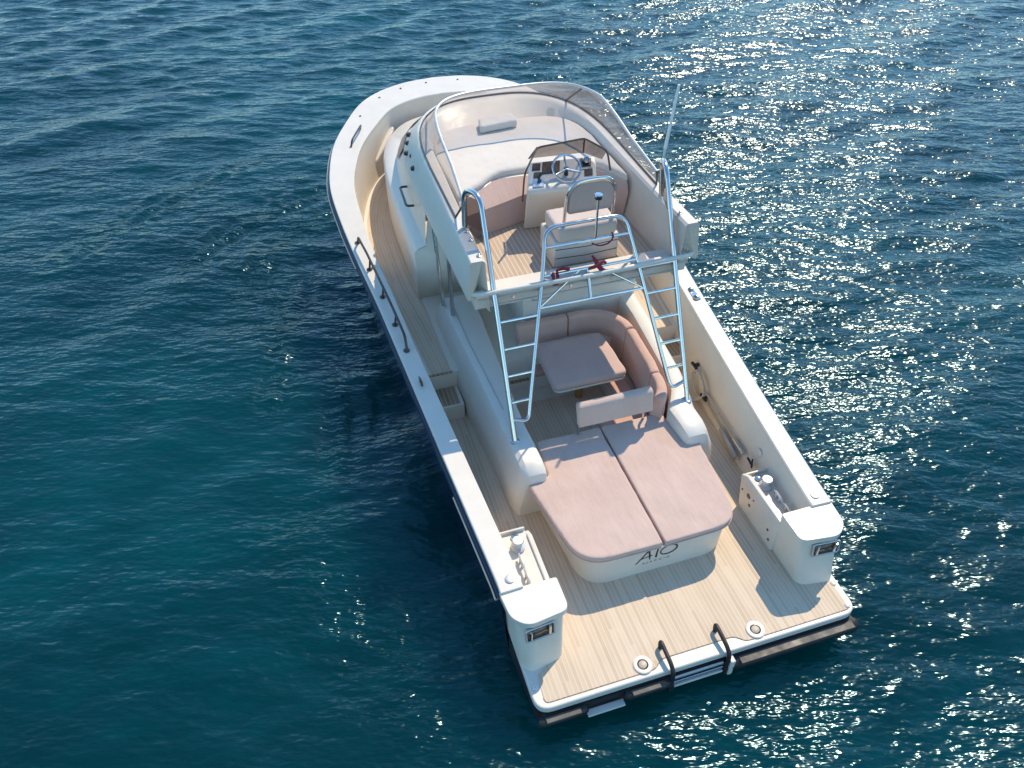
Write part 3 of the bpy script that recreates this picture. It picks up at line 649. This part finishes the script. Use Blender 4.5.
part(MB().tube([lp(.02, 2.72), lp(.02, 3.06)], .022, 8), 'hoop_brace', 'polished_steel', hp_)
# anchor light on its pole
nl = part(MB().tube([lp(.17, 3.36), lp(.17, 3.36)+Vector((.02, .05, .52))], .014, 8), 'light_pole', 'polished_steel', hp_)
pz = lp(.17, 3.36)+Vector((.02, .05, .52))
al = part(MB().lathe([(0, 0), (.045, 0), (.045, .035), (0, .035)], 16, Matrix.Translation(pz)), 'anchor_light', 'dark_plastic', hp_)
part(MB().lathe([(0, .036), (.05, .036), (.05, .055), (0, .06)], 16, Matrix.Translation(pz)), 'light_cap', 'polished_steel', hp_)
# whip antenna
an = part(MB().tube([(1.30, 4.74, 3.93), (1.31, 4.75, 4.08)], .016, 8), 'antenna', 'white_gelcoat', yacht)
part(MB().tube([(1.31, 4.75, 4.08), (1.40, 4.78, 4.86)], [.023, .017], 8), 'antenna_whip', 'antenna_white', an)
# two posts carrying the port side of the flybridge
for a_, b_ in (((-1.44, 6.0, 1.40), (-1.44, 6.28, 2.84)), ((-1.36, 5.72, 1.41), (-1.44, 5.35, 2.84))):
    part(MB().tube([a_, b_], .030, 10), 'flybridge_post', 'polished_steel', yacht)

# ---- port hand rail on the gunwale
def gp(y, o, dz): 
    x = -float(np.interp(y, [q[1] for q in HALF[:10]], [q[0] for q in HALF[:10]]))+o; return Vector((x, y, zs(y)+dz))
hr = arc3([gp(7.5, .13, 0), gp(7.42, .13, .16)]+[gp(y, .15, .17) for y in (7, 6.4, 5.8, 5.4)]+[gp(5.06, .15, .15), gp(4.92, .13, 0)], .05)
hro = part(MB().tube(hr, .019, 10), 'gunwale_handrail', 'bronze_steel', yacht)
for y in (7.5, 6.8, 6.12, 5.48, 4.92):
    b_ = gp(y, .12, 0); part(MB().tube([b_, b_+Vector((0, 0, .012))], .045, 12), 'rail_foot', 'bronze_steel', hro)
    if y not in (7.5, 4.92): part(MB().tube([b_, gp(y, .15, .17)], .016, 8), 'rail_post', 'bronze_steel', hro)
def cleat(base, along, name='deck_cleat', L=.10):
    a = Vector(along).normalized(); b = Vector(base); mb = MB()
    mb.tube([b-a*L+Vector((0, 0, .045)), b-a*L*.4+Vector((0, 0, .055)), b+a*L*.4+Vector((0, 0, .055)), b+a*L+Vector((0, 0, .045))], [.009, .015, .015, .009], 8)
    mb.tube([b-a*.035, b-a*.035+Vector((0, 0, .055))], .013, 8).tube([b+a*.035, b+a*.035+Vector((0, 0, .055))], .013, 8)
    return part(mb, name, 'bronze_steel', yacht)
cleat(gp(4.25, .12, 0), (.05, -1, 0))
part(MB().tube(arc3([(-2.10, 10.34, zs(10.4)-.01), (-2.06, 10.38, zs(10.4)+.11), (-1.80, 10.90, zs(10.9)+.11), (-1.84, 10.94, zs(10.9)-.01)], .06), .018, 8), 'bow_handle', 'bronze_steel', yacht)
x = float(np.interp(4.9, [q[1] for q in HALF[:10]], [q[0] for q in HALF[:10]]))-.13
for dy in (-.1, .1): part(MB().lathe([(0, 0), (.05, 0), (.05, .02), (.025, .05), (0, .055)], 16, Matrix.Translation((x-.02*0+dy*.05, 4.9+dy, zs(4.9)))), 'bollard', 'polished_steel', yacht)
part(MB().box(x-.05, x+.05, 4.75, 5.05, zs(4.9)-.005, zs(4.9)+.008), 'bollard_plate', 'polished_steel', yacht, bevel=.003)
# bow pulpit studs
for i in (len(SH)//2-22, len(SH)//2-14, len(SH)//2-8, len(SH)//2-2, len(SH)//2+5):
    q = offset(SH, .2)[i]; part(MB().lathe([(0, 0), (.022, 0), (.02, .012), (0, .016)], 10, Matrix.Translation((q[0], q[1], zs(q[1])))), 'bow_stud', 'bronze_steel', yacht)

# ---- sunpad base, its lettering
sb = rpoly([(-.94, 1.225), (.92, 1.225), (1.06, 2.6), (-1.08, 2.6)], [.34, .34, .02, .02], 10)
st_ = rpoly([(-.95, 1.215), (.93, 1.215), (1.10, 2.6), (-1.12, 2.6)], [.34, .34, .02, .02], 10)
spb = part(MB().loft([at(sb, .50), at(st_, .985)], closed=True, cap=True), 'sunpad_base', 'white_gelcoat', ang=40)
part(MB().box(-1.0, 1.0, 2.5, 3.1, .4, .985), 'sunpad_plinth', 'white_gelcoat', spb)
part(MB().tube(arc3([(-1.085, 2.35, .86), (-1.115, 2.34, .87), (-1.02, 1.62, .87), (-.985, 1.63, .86)], .03), .010, 6), 'base_rail', 'polished_steel', spb)
# lettering on the after face; face plane runs from (x,1.30,.50) to (x,1.24,.985)
def face(x, z, d=.004):
    t = (z-.5)/.485; return Vector((x, 1.225-.01*t-d, z))
def stroke(mb, pts, wd, n=8):
    P = [p for p in catmull([(a, b, 0) for a, b in pts], n)] if len(pts) > 2 else [Vector((*pts[0], 0)), Vector((*pts[1], 0))]
    L = []; Rr = []; m_ = len(P)
    for i, p in enumerate(P):
        t = (P[min(i+1, m_-1)]-P[max(i-1, 0)]).normalized(); nn = Vector((-t.y, t.x, 0)); k = i/(m_-1)
        ww = wd[0]+(wd[1]-wd[0])*k if isinstance(wd, tuple) else wd
        L.append(p+nn*ww*.5); Rr.append(p-nn*ww*.5)
    o_ = len(mb.v)
    for a, b in zip(L, Rr): mb.v += [tuple(face(a.x, a.y)), tuple(face(b.x, b.y))]
    for i in range(m_-1): mb.f.append((o_+2*i, o_+2*i+1, o_+2*i+3, o_+2*i+2))
lt = MB(); X0 = -.07; 
stroke(lt, [(X0-.245, .725), (X0-.19, .80), (X0-.13, .90), (X0-.10, .955)], (.010, .024))
stroke(lt, [(X0-.10, .955), (X0-.08, .85), (X0-.068, .755)], (.026, .014))
stroke(lt, [(X0-.20, .80), (X0-.13, .815), (X0-.045, .83)], (.008, .013))
stroke(lt, [(X0+.02, .935), (X0+.012, .85), (X0+.01, .765)], (.018, .024))
oc = [(X0+.165+.105*math.cos(a)-.012*math.sin(a), .862+.08*math.sin(a)+.02*math.cos(a)) for a in [R(60+i*24) for i in range(17)]]
stroke(lt, oc, (.010, .024), 3)
part(lt, 'lettering', 'dark_plastic', spb, solid=.003)
fc = bpy.data.curves.new('txt', 'FONT'); fc.body = 'AJACCIO'; fc.size = .06; fc.space_character = 1.75; fc.align_x = 'CENTER'
fo = bpy.data.objects.new('txt', fc); COL.objects.link(fo); bpy.context.view_layer.update()
me = bpy.data.meshes.new_from_object(fo.evaluated_get(bpy.context.evaluated_depsgraph_get())); bpy.data.objects.remove(fo); bpy.data.curves.remove(fc)
for v_ in me.vertices: v_.co = face(v_.co.x*.95+X0+.02, .685+v_.co.y*.8, .004)
me.materials.clear(); me.materials.append(M['dark_plastic']); me.name = 'lettering'
tx = bpy.data.objects.new('lettering', me); COL.objects.link(tx); tx.parent = spb

# ---- table
tb = part(MB().prism(rpoly([(-.36, 3.93), (.73, 3.93), (.71, 4.90), (-.33, 4.90)], .1), 1.07, 1.099), 'table', 'cream_gelcoat', yacht)
part(MB().tube([(.18, 4.35, .43), (.18, 4.35, 1.07)], .055, 16), 'table_pedestal', 'brass', tb)
part(MB().lathe([(0, 0), (.17, 0), (.17, .02), (.07, .04), (0, .04)], 24, Matrix.Translation((.18, 4.35, .426))), 'pedestal_base', 'polished_steel', tb)
# sofa plinth
part(MB().prism([(-.40, 4.72), (.58, 4.72), (.58, 3.62), (.10, 3.62), (.10, 3.06), (.90, 3.06), (1.16, 3.6), (1.18, 5.34), (-.40, 5.34)], .42, .72), 'sofa_plinth', 'white_gelcoat')

# ------------------------------------------------------------------ loose cushions and gear
def cushion(o, label, group=None, cat='cushion'): return tag(o, label, cat, group)
GS, GF, GK = 'stern sunpad cushions', 'flybridge cushions', 'cockpit sofa cushions'
padL = rpoly([(-1.23, 2.50), (-1.02, 1.205), (-.012, 1.185), (-.012, 3.16), (-.90, 3.16), (-.94, 2.56)], [.03, .36, .02, .02, .02, .02], 10)
cushion(pillow(padL, .985, 1.065, 'sunpad_cushion', 'pink_canvas', r=.035), 'large pink sunpad cushion on the left (port) half of the stern base', GS)
padR = rpoly([(.012, 1.185), (1.0, 1.205), (1.13, 2.50), (.94, 2.56), (.90, 3.16), (.012, 3.16)], [.02, .34, .03, .02, .02, .02], 10)
cushion(pillow(padR, .985, 1.065, 'sunpad_cushion', 'pink_canvas', r=.035), 'large pink sunpad cushion on the right (starboard) half of the stern base', GS)
for o_, xs in ((bpy.data.objects['sunpad_cushion'], (-1.10, -.02)), (bpy.data.objects['sunpad_cushion.001'], (.02, 1.07))):
    pts_ = padL if xs[0] < 0 else padR
    MB().tube([(x, y, .992) for x, y in pts_], .009, 6, closed=True).build('piping', 'mauve_canvas', o_)
cushion(pillow(rpoly([(-.37, 3.92), (.74, 3.92), (.72, 4.91), (-.34, 4.91)], .11, 8), 1.10, 1.21, 'table_cushion', 'mauve_canvas', r=.042), 'mauve padded cover cushion lying over the whole cockpit table', GK)
# seats of the sofa
cushion(pillow(rpoly([(-.40, 4.70), (.60, 4.70), (.82, 4.70), (.82, 5.22), (-.40, 5.22)], .04), .72, .84, 'seat_cushion', 'rose_canvas', r=.03), 'sofa seat cushion under the back row, forward of the table', GK)
cushion(pillow(rpoly([(.56, 3.66), (.84, 3.66), (.84, 4.68), (.56, 4.68)], .04), .72, .84, 'seat_cushion', 'rose_canvas', r=.03), 'narrow sofa seat cushion along the starboard side of the table', GK)
cushion(pillow(rpoly([(.12, 3.10), (.84, 3.10), (.84, 3.64), (.12, 3.64)], .04), .72, .84, 'seat_cushion', 'rose_canvas', r=.03), 'sofa seat cushion aft of the table, before the long bolster', GK)
def backpad(path, label, h=(.80, 1.42), th=.15):
    P = [Vector((*p, 0)) for p in path]; n = len(P); rings = []
    for i, p in enumerate(P):
        t = (P[min(i+1, n-1)]-P[max(i-1, 0)]).normalized(); nn = Vector((t.y, -t.x, 0))      # towards the seat
        prof = [(0, h[0]), (0, h[1]-.03), (-.03, h[1]), (-th+.02, h[1]+.0), (-th, h[1]-.03), (-th, h[0])]
        prof = [(0.03, h[0]), (.0, h[1]-.05), (-.012, h[1]-.012), (-.05, h[1]), (-th+.05, h[1]), (-th+.012, h[1]-.015), (-th, h[1]-.06), (-th, h[0])]
        rings.append([(p.x+nn.x*a, p.y+nn.y*a, z) for a, z in prof])
    return cushion(soften(MB().loft(rings, closed=True, cap=True).build('back_cushion', 'rose_canvas', None, bevel=.018, ang=50), .016, .012, .004), label, GK)
backpad([(-.52, 5.10), (-.1, 5.10), (.26, 5.10)], 'straight sofa back cushion at the port end, beside the stairs')
cor = [(p.x, p.y) for p in catmull([(.275, 5.10, 0), (.55, 5.10, 0), (.80, 5.00, 0), (.94, 4.78, 0), (.97, 4.60, 0)], 6)]
backpad(cor, 'curved sofa back cushion in the forward starboard corner')
backpad([(.972, 4.585), (.95, 4.2), (.93, 3.8), (.90, 3.60)], 'long straight sofa back cushion along the starboard coaming')
ce = [(p.x, p.y) for p in catmull([(.898, 3.585, 0), (.88, 3.40, 0), (.82, 3.24, 0), (.74, 3.16, 0)], 6)]
backpad(ce, 'short curved sofa back cushion at the after end near the bolster')
# the long bolster between sofa and sunpad
bp_ = [(.01, .02), (.03, .0), (.10, .0), (.13, .03), (.19, .27), (.19, .31), (.16, .335), (.11, .34), (.07, .32), (.055, .28)]
rings = [[(x, 2.965+dy, 1.31+dz) for dy, dz in bp_] for x in (-.375, .1, .66)]
cushion(soften(MB().loft(rings, closed=True, cap=True).build('bolster', 'pink_canvas', None, bevel=.022, ang=50), .014, .008, .004), 'long pink bolster standing between the sofa and the stern sunpad', GK, 'bolster')
for x in (-.33, .61):
    part(MB().tube(arc3([(x, 3.12, 1.0), (x, 3.12, 1.25), (x, 3.06, 1.33)], .04), .018, 8), 'bolster_bracket', 'polished_steel', yacht)
# flybridge cushions
def resample(L, n):
    P = [Vector((*p, 0)) for p in L]; D = [0]
    for a_, b_ in zip(P, P[1:]): D.append(D[-1]+(b_-a_).length)
    return [(float(np.interp(k*D[-1]/n, D, [p.x for p in P])), float(np.interp(k*D[-1]/n, D, [p.y for p in P]))) for k in range(n+1)]
F = resample([(p.x, p.y) for p in catmull([(-1.19, 5.64, 0), (-.80, 5.92, 0), (-.52, 6.13, 0), (-.15, 6.15, 0), (.30, 6.10, 0), (.90, 6.0, 0), (1.06, 5.74, 0), (1.19, 5.46, 0)], 5)], 30)
Bk = resample([(p.x, p.y) for p in catmull([(-1.20, 6.9, 0), (-1.12, 7.40, 0), (-.86, 7.70, 0), (-.4, 7.80, 0), (.4, 7.80, 0), (.86, 7.70, 0), (1.12, 7.40, 0), (1.20, 6.9, 0)], 6)], 30)
rings = []
for (fx, fy), (bx, by) in zip(F, Bk):
    f = Vector((fx, fy, 0)); g = Vector((bx, by, 0)); d = (g-f).normalized()
    rings.append([tuple(f+d*a_+Vector((0, 0, z))) if k < 7 else tuple(g-d*a_+Vector((0, 0, z))) for k, (a_, z) in enumerate([(.02, 3.285), (-.005, 3.30), (-.01, 3.335), (.005, 3.368), (.03, 3.388), (.08, 3.398), (.22, 3.405), (.15, 3.403), (.04, 3.39), (.01, 3.36), (0, 3.29)])])
cushion(soften(MB().loft(rings, closed=True, cap=True).build('bench_cushion', 'cream_canvas', None, ang=55), .022, .014, .004), 'wide cream berth cushion filling the front of the flybridge', GF)
cushion(pillow(rpoly([(-.40, 7.35), (.22, 7.42), (.20, 7.74), (-.34, 7.68)], .04), 3.405, 3.52, 'head_cushion', 'cream_canvas', r=.04), 'small cream head cushion against the front of the flybridge', GF)
cushion(pillow(rpoly([(-.18, 4.50), (.64, 4.50), (.64, 5.04), (-.18, 5.04)], .05), 3.132, 3.34, 'bench_seat_cushion', 'beige_canvas', r=.04), 'beige seat cushion on the white helm bench under the rails', GF)
bk_ = MB().loft([[(x, 4.50+dy-.06*(z-3.5), z) for x, z in rpoly([(-.055, 3.52), (.535, 3.52), (.535, 3.84), (.43, 3.945), (.05, 3.945), (-.055, 3.84)], [.03, .03, .1, .1, .1, .1])] for dy in (0, .09)], closed=True, cap=True)
cushion(soften(bk_.build('backrest_cushion', 'mauve_canvas', None, bevel=.02), .014, .008, .003), 'arched backrest cushion inside the steel hoop of the helm bench', GF)

# red straps, lanyard, mooring line, boat hooks
def strap(pts, wdt, name, label):
    P = [Vector(p) for p in pts]; mb = MB(); rings = []
    for p in P: rings.append([p+Vector((-wdt/2, 0, 0)), p+Vector((wdt/2, 0, 0))])
    mb.loft(rings); o = mb.build(name, 'red_webbing', None, solid=.012); tag(o, label, 'strap', 'red straps on the after rail'); return o
c = lp(-.42, 3.06)
mb = MB().tube([c+Vector((-.02, -.03, .05)), c+Vector((-.02, -.05, -.02)), c+Vector((-.01, -.045, -.12)), c+Vector((.03, -.045, -.12)), c+Vector((.04, -.04, -.02)), c+Vector((.04, .0, .05)), c+Vector((.12, .0, .06)), c+Vector((.2, -.01, .045))], .020, 8)
tag(mb.build('rail_strap', 'red_webbing'), 'red strap hanging in a loop from the rail, left of the helm bench', 'strap', 'red straps on the after rail')
c = lp(.16, 3.06)
mb = MB().tube([c+Vector((-.06, .06, .13)), c+Vector((-.03, .02, .08)), c+Vector((0, -.03, .02)), c+Vector((.05, -.05, -.05)), c+Vector((.10, -.06, -.08))], [.014, .024, .034, .03, .02], 8).tube([c+Vector((-.12, -.02, .0)), c+Vector((-.04, -.03, .03)), c+Vector((.06, -.02, .07)), c+Vector((.10, 0, .03))], .02, 8)
tag(mb.build('rail_strap', 'red_webbing'), 'knotted red strap in the middle of the rail below the light', 'strap', 'red straps on the after rail')
c = lp(.17, 3.36)
mb = MB().tube(catmull([c+Vector((-.06, -.03, -.03)), c+Vector((.03, -.05, -.07)), c+Vector((.15, -.05, -.06)), c+Vector((.22, -.03, .0)), c+Vector((.21, 0, .06))], 5), .010, 6)
tag(mb.build('lanyard', 'red_webbing'), 'thin red cord drooping from the upper rail beside the light pole', 'lanyard')
# starboard inner bulwark: holders with rope and two poles
def bw(y, z, o=0): 
    t = (zs(y)-z)/(zs(y)-.46); xt = float(np.interp(y, [q[1] for q in HALF[:10]], [q[0] for q in HALF[:10]]))-capw(y); 
    return Vector((xt-t*float(np.interp(y, [0, 4, 7], [.14, .12, .08]))-o, y, z))
for y, z in ((4.02, .93), (3.55, .72)):
    part(MB().tube([bw(y, z, 0), bw(y, z, .06)], .03, 10), 'rope_hook', 'black_rubber', yacht)
    part(MB().box(*sorted((bw(y, z).x-.09, bw(y, z).x-.05)), y-.08, y+.08, z-.02, z+.02), 'hook_bar', 'black_rubber', yacht, bevel=.01)
mb = MB()
for k in range(4):
    o_ = .05+.016*k; mb.tube(catmull([bw(3.98, .92-.02*k, o_), bw(3.9, .70-.03*k, o_+.02), bw(3.70, .62-.02*k, o_+.02), bw(3.55, .74, o_), bw(3.62, .84+.02*k, o_), bw(3.84, .92+.015*k, o_), bw(3.98, .92-.02*k, o_)], 6), .011, 6)
tag(mb.build('mooring_line', 'rope_white'), 'coiled white mooring line hung on hooks inside the starboard bulwark', 'rope')
mb = MB().tube([bw(3.60, .80, .05), bw(2.35, .80, .05)], .017, 8)
hk = tag(mb.build('boat_hook', 'tan_strip'), 'upper pale pole stowed along the inside of the starboard bulwark', 'boat hook', 'poles stowed inside the bulwark')
MB().tube([bw(2.62, .80, .05), bw(2.33, .80, .05)], .028, 8).build('hook_grip', 'polished_steel', hk)
mb = MB().tube([bw(3.60, .70, .05), bw(2.38, .66, .05)], .017, 8)
hk = tag(mb.build('boat_hook', 'tan_strip'), 'lower pole with grey blade stowed along the starboard bulwark', 'boat hook', 'poles stowed inside the bulwark')
MB().add([bw(2.95, .72, .07), bw(2.42, .70, .07), bw(2.42, .58, .07), bw(2.95, .64, .07)], [(0, 1, 2, 3)]).build('oar_blade', 'grey_fibreglass', hk, solid=.02)
a_ = bw(2.14, .84, .05); mb = MB().tube([a_+Vector((0, .08, 0)), a_+Vector((-.02, -.06, 0))], .016, 6).tube([a_+Vector((-.0, -.03, -.05)), a_+Vector((-.03, -.07, -.02)), a_+Vector((-.03, -.06, .04)), a_+Vector((0, -.01, .07))], .013, 6)
part(mb, 'bulwark_hook', 'black_rubber', yacht)
fl = part(MB().lathe([(0, 0), (.055, 0), (.055, .008), (.03, .014), (0, .01)], 20, Matrix.Translation(bw(2.12, 1.02, .002)) @ Matrix.Rotation(R(-90), 4, 'Y')), 'bulwark_lamp', 'white_gelcoat', yacht)
